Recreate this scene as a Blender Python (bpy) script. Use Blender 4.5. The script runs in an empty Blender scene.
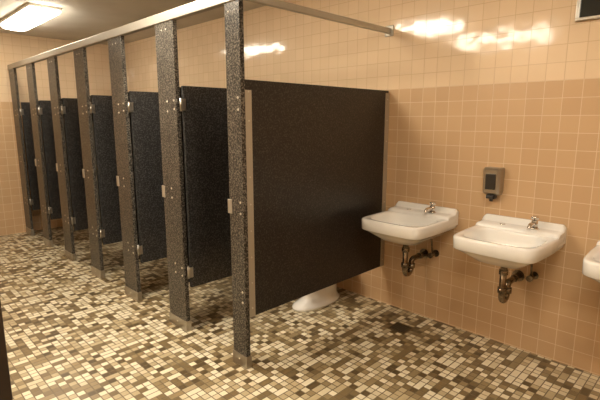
import bpy, bmesh, math
from mathutils import Vector, Matrix
S=bpy.context.scene
S.view_settings.view_transform='Standard'
S.view_settings.look='None'
S.view_settings.exposure=0
H=1.6; XF=1.664; XW=3.18; YF=7.26; XL=-0.6; YB=-1.0; ZC=2.75

# ---------- materials ----------
def newmat(n):
    m=bpy.data.materials.new(n); m.use_nodes=True
    nt=m.node_tree; b=nt.nodes['Principled BSDF']; return m,nt,b
def simple(n,col,rough=.5,metal=0,noise=None,emit=None,estr=0,coat=0,bump=0):
    m,nt,b=newmat(n)
    b.inputs['Base Color'].default_value=(*col,1); b.inputs['Roughness'].default_value=rough
    b.inputs['Metallic'].default_value=metal
    if coat: b.inputs['Coat Weight'].default_value=coat
    if emit:
        b.inputs['Emission Color'].default_value=(*emit,1); b.inputs['Emission Strength'].default_value=estr
    if noise:
        sc,c2,lo,hi=noise
        tc=nt.nodes.new('ShaderNodeTexCoord'); nz=nt.nodes.new('ShaderNodeTexNoise')
        nz.inputs['Scale'].default_value=sc; nz.inputs['Detail'].default_value=3
        r=nt.nodes.new('ShaderNodeValToRGB'); r.color_ramp.elements[0].position=lo; r.color_ramp.elements[1].position=hi
        r.color_ramp.elements[0].color=(*col,1); r.color_ramp.elements[1].color=(*c2,1)
        nt.links.new(tc.outputs['Object'],nz.inputs['Vector']); nt.links.new(nz.outputs['Fac'],r.inputs['Fac'])
        nt.links.new(r.outputs['Color'],b.inputs['Base Color'])
        if bump:
            bp=nt.nodes.new('ShaderNodeBump'); bp.inputs['Strength'].default_value=bump; bp.inputs['Distance'].default_value=.002
            nt.links.new(nz.outputs['Fac'],bp.inputs['Height']); nt.links.new(bp.outputs['Normal'],b.inputs['Normal'])
    return m
def mix_rgb(nt,fac,a,b_):
    n=nt.nodes.new('ShaderNodeMix'); n.data_type='RGBA'
    for s,v in ((n.inputs[0],fac),(n.inputs[6],a),(n.inputs[7],b_)):
        if isinstance(v,tuple): s.default_value=v
        elif isinstance(v,(int,float)): s.default_value=v
        else: nt.links.new(v,s)
    return n.outputs[2]
def math_(nt,op,a,b_=None,c=None):
    n=nt.nodes.new('ShaderNodeMath'); n.operation=op
    for i,v in enumerate((a,b_,c)):
        if v is None: continue
        if isinstance(v,(int,float)): n.inputs[i].default_value=v
        else: nt.links.new(v,n.inputs[i])
    return n.outputs[0]
def wall_tile(n,axis):
    m,nt,b=newmat(n)
    g=nt.nodes.new('ShaderNodeNewGeometry'); sp=nt.nodes.new('ShaderNodeSeparateXYZ'); nt.links.new(g.outputs['Position'],sp.inputs[0])
    cb=nt.nodes.new('ShaderNodeCombineXYZ')
    nt.links.new(sp.outputs[axis],cb.inputs[0])
    z=math_(nt,'ADD',sp.outputs['Z'],-1.844+.108*30); nt.links.new(z,cb.inputs[1])
    def brick(c1,c2,mo):
        br=nt.nodes.new('ShaderNodeTexBrick'); br.offset=0; br.squash=1
        br.inputs['Scale'].default_value=1; br.inputs['Brick Width'].default_value=.108; br.inputs['Row Height'].default_value=.108
        br.inputs['Mortar Size'].default_value=.0021; br.inputs['Mortar Smooth'].default_value=.3; br.inputs['Bias'].default_value=0
        br.inputs['Color1'].default_value=c1; br.inputs['Color2'].default_value=c2; br.inputs['Mortar'].default_value=mo
        nt.links.new(cb.outputs[0],br.inputs['Vector']); return br
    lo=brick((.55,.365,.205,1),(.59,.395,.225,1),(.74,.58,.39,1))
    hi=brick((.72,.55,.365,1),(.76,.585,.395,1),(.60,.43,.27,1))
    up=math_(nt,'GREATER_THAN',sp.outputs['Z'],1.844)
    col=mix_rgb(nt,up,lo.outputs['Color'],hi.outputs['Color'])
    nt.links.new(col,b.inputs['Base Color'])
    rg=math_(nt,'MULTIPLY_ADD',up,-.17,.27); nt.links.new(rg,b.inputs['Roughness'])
    nz=nt.nodes.new('ShaderNodeTexNoise'); nz.inputs['Scale'].default_value=8; nz.inputs['Detail'].default_value=1
    nt.links.new(cb.outputs[0],nz.inputs['Vector'])
    hgt=math_(nt,'MULTIPLY_ADD',lo.outputs['Fac'],-.5,math_(nt,'MULTIPLY',nz.outputs['Fac'],1.3))
    bp=nt.nodes.new('ShaderNodeBump'); bp.inputs['Strength'].default_value=.5; bp.inputs['Distance'].default_value=.003
    nt.links.new(hgt,bp.inputs['Height']); nt.links.new(bp.outputs['Normal'],b.inputs['Normal'])
    return m
def floor_mat():
    m,nt,b=newmat('floor_mosaic')
    g=nt.nodes.new('ShaderNodeNewGeometry'); sp=nt.nodes.new('ShaderNodeSeparateXYZ'); nt.links.new(g.outputs['Position'],sp.inputs[0])
    T=.046
    x=math_(nt,'DIVIDE',math_(nt,'ADD',sp.outputs['X'],10),T); y=math_(nt,'DIVIDE',math_(nt,'ADD',sp.outputs['Y'],10),T)
    cx=math_(nt,'FLOOR',x); cy=math_(nt,'FLOOR',y)
    px=math_(nt,'FLOOR',math_(nt,'MULTIPLY',x,.5))
    def wn(a,b_,c):
        cb=nt.nodes.new('ShaderNodeCombineXYZ'); 
        nt.links.new(a,cb.inputs[0]); nt.links.new(b_,cb.inputs[1]); cb.inputs[2].default_value=c
        w=nt.nodes.new('ShaderNodeTexWhiteNoise'); w.noise_dimensions='3D'; nt.links.new(cb.outputs[0],w.inputs['Vector']); return w.outputs['Value']
    merged=math_(nt,'GREATER_THAN',wn(px,cy,3.3),.8)
    def lerp(f,a,b_):
        return math_(nt,'ADD',a,math_(nt,'MULTIPLY',f,math_(nt,'SUBTRACT',b_,a)))
    val=lerp(merged,wn(cx,cy,7.7),wn(px,cy,11.1))
    def edge(v,width):
        f=math_(nt,'FRACT',v); return math_(nt,'MULTIPLY',math_(nt,'MINIMUM',f,math_(nt,'SUBTRACT',1,f)),width)
    ex=lerp(merged,edge(x,T),edge(math_(nt,'MULTIPLY',x,.5),T*2)); ey=edge(y,T)
    d=math_(nt,'MINIMUM',ex,ey)
    mr=nt.nodes.new('ShaderNodeMapRange'); mr.inputs['From Min'].default_value=.002; mr.inputs['From Max'].default_value=.004
    nt.links.new(d,mr.inputs['Value'])
    r=nt.nodes.new('ShaderNodeValToRGB'); r.color_ramp.interpolation='CONSTANT'
    cols=[(0,(.11,.075,.035)),(.09,(.19,.135,.065)),(.24,(.28,.21,.11)),(.38,(.60,.52,.355)),(.57,(.72,.65,.48)),(.82,(.45,.365,.22))]
    el=r.color_ramp.elements
    el[0].position=0; el[0].color=(*cols[0][1],1); el[1].position=cols[1][0]; el[1].color=(*cols[1][1],1)
    for p,c in cols[2:]:
        e=el.new(p); e.color=(*c,1)
    nt.links.new(val,r.inputs['Fac'])
    col=mix_rgb(nt,mr.outputs[0],(.15,.11,.058,1),r.outputs['Color'])
    nt.links.new(col,b.inputs['Base Color'])
    b.inputs['Roughness'].default_value=.33
    bp=nt.nodes.new('ShaderNodeBump'); bp.inputs['Strength'].default_value=.4; bp.inputs['Distance'].default_value=.002
    nt.links.new(mr.outputs[0],bp.inputs['Height']); nt.links.new(bp.outputs['Normal'],b.inputs['Normal'])
    return m
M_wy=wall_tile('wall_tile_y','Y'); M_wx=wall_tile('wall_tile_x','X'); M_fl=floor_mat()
M_ceil=simple('ceiling_paint',(.74,.70,.62),.8,noise=(3,(.69,.65,.57),.4,.6))
M_panel=simple('speckled_laminate',(.009,.007,.006),.36,noise=(100,(.050,.043,.036),.49,.68),bump=.4)
M_door_l=simple('speckled_laminate_doors',(.012,.0115,.0115),.34,noise=(100,(.080,.077,.074),.47,.66),bump=.4)
M_pil=simple('speckled_pilaster',(.020,.017,.014),.30,.15,noise=(100,(.19,.17,.14),.46,.63),bump=.5)
M_alu=simple('aluminium',(.62,.58,.50),.38,.75)
M_rail=simple('brushed_aluminium_rail',(.46,.43,.37),.42,.6)
M_strip=simple('panel_channel',(.42,.37,.29),.45,.4)
M_steel=simple('stainless_steel',(.45,.42,.37),.28,.95)
M_chrome=simple('chrome',(.75,.73,.70),.12,1)
M_trap=simple('tarnished_chrome',(.30,.24,.17),.25,.95,noise=(30,(.16,.12,.08),.4,.6))
M_porc=simple('white_porcelain',(.88,.87,.84),.12,coat=.4)
M_black=simple('black_plastic',(.02,.018,.016),.3)
M_lamp=simple('lamp_diffuser',(.9,.9,.9),.5,emit=(1,.90,.74),estr=44)
M_lamp2=simple('lamp_diffuser_dim',(.9,.9,.9),.5,emit=(1,.90,.74),estr=30)  # same diffuser, emission lowered to keep the far end dimmer
M_white=simple('white_enamel',(.8,.77,.7),.4)
M_door=simple('dark_brown_paint',(.03,.02,.013),.4,noise=(12,(.045,.03,.02),.4,.6))
M_glass=simple('dark_window_glass',(.012,.014,.013),.15)
M_dark=simple('drain_dark',(.01,.009,.008),.6)
M_bronze=simple('drain_bronze',(.20,.16,.10),.4,.8)

# ---------- geometry helpers ----------
def obj(name,bm,mat,smooth=False,parent=None):
    me=bpy.data.meshes.new(name); bm.normal_update(); bm.to_mesh(me); bm.free()
    o=bpy.data.objects.new(name,me); S.collection.objects.link(o)
    for mm in (mat if isinstance(mat,list) else [mat]): me.materials.append(mm)
    if smooth:
        for p in me.polygons: p.use_smooth=True
    if parent: o.parent=parent
    return o
def empty(name,loc=(0,0,0)):
    e=bpy.data.objects.new(name,None); e.empty_display_size=.1; e.location=loc; S.collection.objects.link(e); return e
def abox(bm,a,b,bev=0,mi=0):
    t=bmesh.new()
    bmesh.ops.create_cube(t,size=1)
    c=[(a[i]+b[i])/2 for i in range(3)]; s=[abs(b[i]-a[i]) for i in range(3)]
    for v in t.verts: v.co=Vector((v.co.x*s[0]+c[0],v.co.y*s[1]+c[1],v.co.z*s[2]+c[2]))
    if bev: bmesh.ops.bevel(t,geom=list(t.edges),offset=bev,segments=3,affect='EDGES',profile=.5)
    merge(bm,t,mi)
def merge(bm,t,mi=0):
    mp={}
    for v in t.verts: mp[v]=bm.verts.new(v.co)
    for f in t.faces:
        try:
            nf=bm.faces.new([mp[v] for v in f.verts]); nf.material_index=mi; nf.smooth=f.smooth
        except ValueError: pass
    t.free()
def acyl(bm,p0,p1,r0,r1=None,seg=20,mi=0,bev=0):
    p0=Vector(p0);p1=Vector(p1); r1=r0 if r1 is None else r1
    t=bmesh.new(); L=(p1-p0).length
    bmesh.ops.create_cone(t,cap_ends=True,segments=seg,radius1=r0,radius2=r1,depth=L)
    q=Vector((0,0,1)).rotation_difference((p1-p0).normalized()).to_matrix().to_4x4()
    bmesh.ops.transform(t,matrix=Matrix.Translation((p0+p1)/2)@q,verts=t.verts)
    for f in t.faces: f.smooth=len(f.verts)==4
    merge(bm,t,mi)
def tube(bm,pts,r,seg=16,mi=0,caps=True):
    pts=[Vector(p) for p in pts]; rings=[]
    up=Vector((0,1,0.0001))
    for i,p in enumerate(pts):
        d=(pts[min(i+1,len(pts)-1)]-pts[max(i-1,0)]).normalized()
        u=(up-d*up.dot(d)); 
        if u.length<1e-3: u=Vector((0,0,1))
        u.normalize(); w=d.cross(u)
        rr=r[i] if isinstance(r,(list,tuple)) else r
        rings.append([bm.verts.new(p+u*rr*math.cos(2*math.pi*k/seg)+w*rr*math.sin(2*math.pi*k/seg)) for k in range(seg)])
    for a,b in zip(rings[:-1],rings[1:]):
        for k in range(seg):
            f=bm.faces.new((a[k],a[(k+1)%seg],b[(k+1)%seg],b[k])); f.smooth=True; f.material_index=mi
    if caps:
        bm.faces.new(rings[0][::-1]).material_index=mi; bm.faces.new(rings[-1]).material_index=mi
def arc(c,r,a0,a1,n=8):  # in XZ plane
    return [(c[0]+r*math.cos(math.radians(a0+(a1-a0)*i/n)),c[1],c[2]+r*math.sin(math.radians(a0+(a1-a0)*i/n))) for i in range(n+1)]
def loft(bm,rings,cap0=True,cap1=True,mi=0):
    R=[[bm.verts.new(p) for p in ring] for ring in rings]; n=len(R[0])
    for a,b in zip(R[:-1],R[1:]):
        for k in range(n):
            f=bm.faces.new((a[k],a[(k+1)%n],b[(k+1)%n],b[k])); f.smooth=True; f.material_index=mi
    if cap0: bm.faces.new(R[0][::-1]).material_index=mi
    if cap1: bm.faces.new(R[-1]).material_index=mi
    bmesh.ops.recalc_face_normals(bm,faces=bm.faces)
def quick(name,a,b,mat,bev=0,parent=None):
    bm=bmesh.new(); abox(bm,a,b,bev); return obj(name,bm,mat,parent=parent)

# ---------- room ----------
quick('floor',(XL-.1,YB-.1,-.1),(XW+.1,YF+.1,0),M_fl)
quick('ceiling',(XL-.1,YB-.1,ZC),(XW+.1,YF+.1,ZC+.1),M_ceil)
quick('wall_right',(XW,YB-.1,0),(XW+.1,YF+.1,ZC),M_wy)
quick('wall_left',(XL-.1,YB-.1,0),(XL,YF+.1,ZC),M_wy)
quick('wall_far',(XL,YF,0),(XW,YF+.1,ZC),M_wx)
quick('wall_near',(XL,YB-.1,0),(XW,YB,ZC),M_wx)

# ---------- stall partitions ----------
PB,PT=.345,1.835     # panel bottom/top
HB,HT=2.27,2.335
pc=[2.206]+[2.997+.825*k for k in range(6)]
pw=[.139]+[.25]*6
def screw(bm,p,axis,r=.008,mi=0):
    p=Vector(p); d=Vector(axis)
    acyl(bm,p-d*.002,p+d*.004,r,r*.7,seg=10,mi=mi)
for i,(c,w) in enumerate(zip(pc,pw)):
    e=empty('stall_partition',(XF,c,0)); 
    def P(o): 
        o.parent=e; o.matrix_parent_inverse=Matrix.Translation(-Vector(e.location)); return o
    y0,y1=c-w/2,c+w/2
    P(quick('pilaster',(XF-.016,y0,.02),(XF+.016,y1,HB+.01),M_pil,.0015))
    bm=bmesh.new(); abox(bm,(XF-.022,y0-.005,0),(XF+.022,y1+.005,.085),.002); P(obj('pilaster_shoe',bm,M_steel))
    yp=2.155 if i==0 else c
    if i<6:
        P(quick('panel',(XF+.02,yp-.0127,PB),(XW-.012,yp+.0127,PT),M_panel,.0015))
        bm=bmesh.new()
        for s in (-1,1):
            ya,yb=sorted((yp+s*.0127,yp+s*.0165))
            abox(bm,(XF+.017,ya,PB+.0),(XF+.066,yb,PT-.06),.001)
            abox(bm,(XW-.055,ya,PB),(XW-.0005,yb,PT-.02),.001)
        P(obj('wall_channel',bm,M_strip))
    bm=bmesh.new()
    if i<6:
        for s in (-1,1):
            for zz in [PB+.06+k*.17 for k in range(9)]:
                screw(bm,(XF+.042,yp+s*.0165,zz),(0,s,0),.006); screw(bm,(XW-.03,yp+s*.0165,zz),(0,s,0),.006)
    for zz in (.45,.52,1.03,1.10,1.66,1.73):
        screw(bm,(XF-.016,yp if i else yp+.01,zz),(-1,0,0),.009)
    screw(bm,(XF-.022,c,.05),(-1,0,0),.007)
    for zz in (HB-.05,):
        screw(bm,(XF-.016,c-.03,zz),(-1,0,0),.006); screw(bm,(XF-.016,c+.03,zz),(-1,0,0),.006)
    if i>0:  # hinge bolts near the door side
        for zz in (PB+.10,PB+.16,PT-.16,PT-.10): screw(bm,(XF-.016,y0+.03,zz),(-1,0,0),.009)
    if i<6:
        abox(bm,(XF-.024,y1-.03,1.02),(XF-.016,y1+.012,1.11),.002)
        abox(bm,(XF-.024,y1+.002,1.035),(XF+.03,y1+.010,1.095),.002)
    P(obj('partition_hardware',bm,M_alu))
# headrail
e=empty('headrail',(XF,2.14,HB))
def rail_profile_box(name,a,b):
    o=quick(name,a,b,M_rail,.006); o.parent=e; o.matrix_parent_inverse=Matrix.Translation(-Vector(e.location)); return o
rail_profile_box('rail_front',(XF-.024,2.135,HB),(XF+.024,YF-.001,HT))
rail_profile_box('rail_return',(XF+.024,2.145,HB+.01),(XW-.001,2.175,HT-.012))
rail_profile_box('wall_flange',(XW-.012,2.12,HB-.01),(XW-.0005,2.20,HT+.01))
# doors
for i in range(6):
    far=pc[i+1]-pw[i+1]/2; near=pc[i]+pw[i]/2; W=far-near-.012
    e=empty('stall_door',(XF+.01,far-.016,0)); 
    bm=bmesh.new(); abox(bm,(.014,-.0127,PB+.01),(W,.0127,PT),.0015); o=obj('door_leaf',bm,M_door_l); o.parent=e
    bm=bmesh.new()
    for zz in (PB+.13,PT-.13):
        abox(bm,(.0,-.017,zz-.04),(.032,-.0125,zz+.04),.002)
        abox(bm,(.0,.0125,zz-.045),(.05,.0155,zz+.045),.001)
        acyl(bm,(-.004,-.006,zz-.045),(-.004,-.006,zz+.045),.008,seg=12)
        for dz in (-.025,.025): screw(bm,(.02,-.017,zz+dz),(0,-1,0),.005)
    abox(bm,(W-.09,-.022,1.03),(W-.01,-.0127,1.09),.003); acyl(bm,(W-.05,-.02,1.06),(W-.05,-.045,1.06),.009,seg=12)
    tube(bm,[(W/2,.0127,1.6),(W/2,.035,1.6),(W/2,.05,1.62)],.005,seg=8)
    o=obj('door_hardware',bm,M_steel); o.parent=e
    e.rotation_euler=(0,0,math.radians([1,0,2,1,0,-1][i]-1.5))

# ---------- toilets ----------
def ell(cx,cy,z,rx,ry,n=32,p=2.3):
    out=[]
    for k in range(n):
        a=2*math.pi*k/n; ca,sa=math.cos(a),math.sin(a)
        out.append((cx+rx*math.copysign(abs(ca)**(2/p),ca),cy+ry*math.copysign(abs(sa)**(2/p),sa),z))
    return out
for i in range(6):
    cy=(pc[i]+pc[i+1])/2 if i else 2.56
    e=empty('toilet',(XW,cy,0))
    bm=bmesh.new()
    loft(bm,[ell(-.41,0,0,.27,.125),ell(-.41,0,.02,.27,.125),ell(-.41,0,.035,.255,.112),ell(-.37,0,.07,.20,.09),ell(-.36,0,.14,.19,.085),ell(-.39,0,.22,.23,.12),
        ell(-.42,0,.31,.275,.165),ell(-.43,0,.37,.29,.182),ell(-.43,0,.385,.285,.18),ell(-.44,0,.385,.22,.13),ell(-.44,0,.30,.17,.10),ell(-.42,0,.22,.08,.06)])
    abox(bm,(-.2,-.11,.22),(-.01,.11,.375),.02)
    o=obj('bowl',bm,M_porc); o.parent=e
    bm=bmesh.new()
    loft(bm,[ell(-.44,0,.388,.215,.125),ell(-.43,0,.388,.285,.185),ell(-.43,0,.405,.29,.19),ell(-.43,0,.412,.27,.175),ell(-.44,0,.408,.22,.13),ell(-.44,0,.388,.215,.125)],False,False)
    o=obj('seat',bm,M_white); o.parent=e
    bm=bmesh.new()
    acyl(bm,(-.1,0,.37),(-.1,0,.62),.016); acyl(bm,(-.1,0,.60),(-.1,0,.74),.03,.027); acyl(bm,(-.1,0,.74),(-.1,0,.76),.033,.015)
    acyl(bm,(-.1,0,.66),(-.002,0,.66),.017); acyl(bm,(-.015,0,.66),(-.001,0,.66),.035); acyl(bm,(-.1,0,.68),(-.19,0,.69),.008,.006); acyl(bm,(-.1,0,.375),(-.1,0,.40),.028)
    o=obj('flush_valve',bm,M_chrome); o.parent=e

# ---------- sinks ----------
def sink(cy):
    e=empty('wall_mounted_sink',(XW,cy,0))
    D=.56; Wd=.53; zr=.878
    bm=bmesh.new(); n=96
    def outer(z,ins,p=9):
        out=[]
        for k in range(n):
            a=2*math.pi*k/n; ca,sa=math.cos(a),math.sin(a)
            pp=p if ca<=0 else 30
            s=(abs(ca)**pp+abs(sa)**pp)**(-1/pp)
            x=ca*s*(D/2-ins); y=sa*s*(Wd/2-ins)
            t=max(0,(-x)/(D/2)); y*=1-.05*t
            x-=.012*t*(1-(y/(Wd/2))**2)
            if z>zr-.1 and ca>0: x=ca*s*(D/2-ins*.1)
            x=min(x-D/2,-.001); out.append((x,y,z))
        return out
    def bowl(z,s,cx=-.338,ax=.182,ay=.222):
        out=[]
        for k in range(n):
            a=2*math.pi*k/n; ca,sa=math.cos(a),math.sin(a); p=3.6
            q=(abs(ca)**p+abs(sa)**p)**(-1/p)
            out.append((cx+ca*q*ax*s,sa*q*ay*s,z))
        return out
    rings=[outer(zr-.18,.17,4),outer(zr-.165,.12,5),outer(zr-.12,.06,6),outer(zr-.09,.022),outer(zr-.083,.008),outer(zr-.078,.002),outer(zr-.012,0),outer(zr-.003,.003),outer(zr,.009),outer(zr,.020),
           bowl(zr-.002,1.03),bowl(zr-.008,1.0),bowl(zr-.02,.98),bowl(zr-.06,.95),bowl(zr-.11,.88),bowl(zr-.135,.76),bowl(zr-.148,.55),bowl(zr-.155,.25),bowl(zr-.157,.08)]
    loft(bm,rings)
    o=obj('basin',bm,M_porc,smooth=True); o.parent=e
    # raised faucet deck with low back lip against the wall
    bm=bmesh.new(); sect=[]
    m=32
    for j in range(m+1):
        y=-Wd/2+.001+(Wd-.002)*j/m; q=abs(y)/(Wd/2); end=max(0,(q-.9)/.1); f=1-end**2.5*.35
        z0=zr-.06; d=.15; hd=.024*f; hl=.062*f
        pr=[(-.001,z0),(-.001,zr+hl-.003),(-.006,zr+hl),(-.026,zr+hl),(-.034,zr+hl-.006),(-.042,zr+hd+.010),(-.052,zr+hd+.002),(-.07,zr+hd),(-d+.02,zr+hd-.001),(-d+.008,zr+hd-.006),(-d,zr+.004),(-d-.003,zr-.01),(-d,z0)]
        sect.append([(x,y,z) for x,z in pr])
    loft(bm,sect)
    o=obj('back_ledge',bm,M_porc,smooth=False); o.parent=e
    for p_ in o.data.polygons: p_.use_smooth=len(p_.vertices)==4
    bm=bmesh.new(); acyl(bm,(-.338,0,zr-.156),(-.338,0,zr-.150),.028,.024)
    acyl(bm,(-.10,.10,zr+.022),(-.10,.10,zr+.028),.02,.017)
    o=obj('drain',bm,M_chrome); o.parent=e
    # push-button faucet right of centre
    bm=bmesh.new(); zb=zr+.023; fx,fy=-.098,-.10
    acyl(bm,(fx,fy,zb),(fx,fy,zb+.010),.032,.028); acyl(bm,(fx,fy,zb+.008),(fx,fy,zb+.060),.021,.019)
    acyl(bm,(fx,fy,zb+.060),(fx,fy,zb+.068),.013); acyl(bm,(fx,fy,zb+.068),(fx,fy,zb+.086),.025,.021)
    tube(bm,[(fx,fy,zb+.034),(fx-.045,fy,zb+.040),(fx-.085,fy,zb+.038),(fx-.103,fy,zb+.028),(fx-.107,fy,zb+.010)],[.015,.014,.013,.012,.011],seg=14)
    o=obj('faucet',bm,M_chrome); o.parent=e
    # p-trap
    bm=bmesh.new(); xt=-.29
    zt=zr-.172
    acyl(bm,(xt,0,zt+.012),(xt,0,zt-.03),.032,.026)
    R=.045; zl=.47
    pts=[(xt,0,zt),(xt,0,zl)]+arc((xt+R,0,zl),R,180,360,10)+[(xt+2*R,0,zl+.03)]+arc((xt+2*R+.03,0,zl+.035),.03,180,90,6)+[(-.002,0,zl+.065)]
    tube(bm,pts,.021)
    for (a,b) in (((xt,0,zl+.02),(xt,0,zl+.055)),((xt+2*R,0,zl-.005),(xt+2*R,0,zl+.03)),((xt,0,zt-.09),(xt,0,zt-.06))): acyl(bm,a,b,.030,seg=8)
    acyl(bm,(-.012,0,zl+.065),(-.001,0,zl+.065),.042,.038); acyl(bm,(-.09,0,zl+.065),(-.06,0,zl+.065),.027,seg=8)
    tube(bm,[(-.002,-.1,.56),(-.05,-.1,.56),(-.06,-.1,.57),(-.08,-.1,.66),(-.098,-.1,.78),(-.098,-.1,.84)],.007,seg=10)
    acyl(bm,(-.075,-.1,.56),(-.035,-.1,.56),.015,seg=12); acyl(bm,(-.1,-.1,.56),(-.078,-.1,.56),.022,.02,seg=10); acyl(bm,(-.008,-.1,.56),(-.001,-.1,.56),.028)
    o=obj('p_trap',bm,M_trap); o.parent=e
for cy in (1.752,1.025,.30): sink(cy)

# ---------- soap dispenser ----------
e=empty('soap_dispenser',(XW,1.235,1.17))
bm=bmesh.new()
def rr(z,d,w): return [(-.001,-w,z),(-d*.8,-w,z),(-d,-w*.75,z),(-d,w*.75,z),(-d*.8,w,z),(-.001,w,z)]
loft(bm,[rr(-.085,.055,.052),rr(-.07,.078,.058),rr(.09,.088,.060),rr(.102,.078,.058),rr(.106,.06,.054)])
o=obj('body',bm,M_steel); o.parent=e
for p_ in o.data.polygons: p_.use_smooth=False
bm=bmesh.new(); abox(bm,(-.091,-.034,-.045),(-.081,.034,.065),.004); abox(bm,(-.075,-.03,-.112),(-.02,.03,-.084),.006)
acyl(bm,(-.05,0,-.13),(-.05,0,-.105),.012); abox(bm,(-.095,-.022,-.107),(-.06,.022,-.092),.004)
o=obj('pump_and_window',bm,M_black); o.parent=e

# ---------- high window (dark) ----------
e=empty('window_1',(XW,.5,2.4))
def W(o): o.parent=e; o.matrix_parent_inverse=Matrix.Translation(-Vector(e.location))
bm=bmesh.new()
ya,yb,za,zb=.1,.83,2.18,2.66
abox(bm,(XW-.03,ya,za),(XW-.0005,yb,za+.018),.003); abox(bm,(XW-.03,ya,zb-.018),(XW-.0005,yb,zb),.003)
abox(bm,(XW-.03,ya,za+.018),(XW-.0005,ya+.018,zb-.018),.003); abox(bm,(XW-.03,yb-.018,za+.018),(XW-.0005,yb,zb-.018),.003)
W(obj('window_frame',bm,M_steel)); W(quick('window_pane',(XW-.015,ya+.018,za+.018),(XW-.001,yb-.018,zb-.018),M_glass))

# ---------- floor drain ----------
e=empty('floor_drain',(2.86,1.75,0))
bm=bmesh.new(); abox(bm,(-.07,-.07,-.005),(.07,.07,.002)); o=obj('drain_hole',bm,M_dark); o.parent=e
bm=bmesh.new()
for a,b in (((-.075,-.075,0),(.075,-.062,.004)),((-.075,.062,0),(.075,.075,.004)),((-.075,-.062,0),(-.062,.062,.004)),((.062,-.062,0),(.075,.062,.004))): abox(bm,a,b)
for k in range(6):
    yy=-.05+k*.02; abox(bm,(-.062,yy-.005,0),(.062,yy+.005,.0035))
o=obj('drain_grate',bm,M_bronze); o.parent=e

# ---------- ceiling lights ----------
def lamp(cx,cy,L=1.22,hw=.125,mat=None):
    e=empty('ceiling_light_fixture',(cx,cy,ZC))
    bm=bmesh.new(); abox(bm,(-hw-.015,-L/2,-.03),(hw+.015,L/2,-.001),.004)
    o=obj('housing',bm,M_white); o.parent=e
    bm=bmesh.new()
    k=hw/.125
    pr=[(-.12*k,-.03),(-.125*k,-.05),(-.11*k,-.07),(-.07*k,-.082),(0,-.086),(.07*k,-.082),(.11*k,-.07),(.125*k,-.05),(.12*k,-.03)]
    loft(bm,[[(x,y,z) for x,z in pr] for y in (-L/2+.006,L/2-.006)])
    o=obj('diffuser',bm,mat or M_lamp); o.parent=e
lamp(1.58,5.85,1.22,.14,M_lamp2); lamp(1.2,2.9,.62,.27); lamp(-.1,2.6); lamp(1.2,.2,1.0)  # last fixture is unseen, added as fill light for the sinks

# ---------- entrance door (open, edge at left) ----------
e=empty('door_1',(XL,1.31,0))
bm=bmesh.new(); abox(bm,(.02,-.02,.01),(.820,.02,2.05),.003)
for (z0,z1) in ((.2,.95),(1.1,1.9)):
    for s in (-1,1):
        ya,yb=sorted((s*.02,s*.024)); abox(bm,(.12,ya,z0),(.70,yb,z1),.002)
o=obj('door_slab',bm,M_door); o.parent=e
bm=bmesh.new()
for zz in (.25,1.05,1.85): acyl(bm,(.01,-.01,zz-.05),(.01,-.01,zz+.05),.009); abox(bm,(0,-.014,zz-.05),(.02,-.006,zz+.05))
for s in (-1,1): acyl(bm,(.735,s*.02,1.0),(.735,s*.065,1.0),.01); acyl(bm,(.735,s*.055,1.0),(.735,s*.085,1.0),.027,.02)
o=obj('door_knob_and_hinges',bm,M_steel); o.parent=e

# ---------- world / camera ----------
w=bpy.data.worlds.new('World'); S.world=w; w.use_nodes=True
w.node_tree.nodes['Background'].inputs[0].default_value=(.9,.75,.55,1); w.node_tree.nodes['Background'].inputs[1].default_value=.1
cam=bpy.data.cameras.new('Camera'); co=bpy.data.objects.new('Camera',cam); S.collection.objects.link(co)
co.location=(0,0,H); co.rotation_euler=(math.radians(90-10.15),0,math.radians(-45)); cam.lens=26.82; cam.sensor_width=36; cam.clip_start=.02
S.camera=co
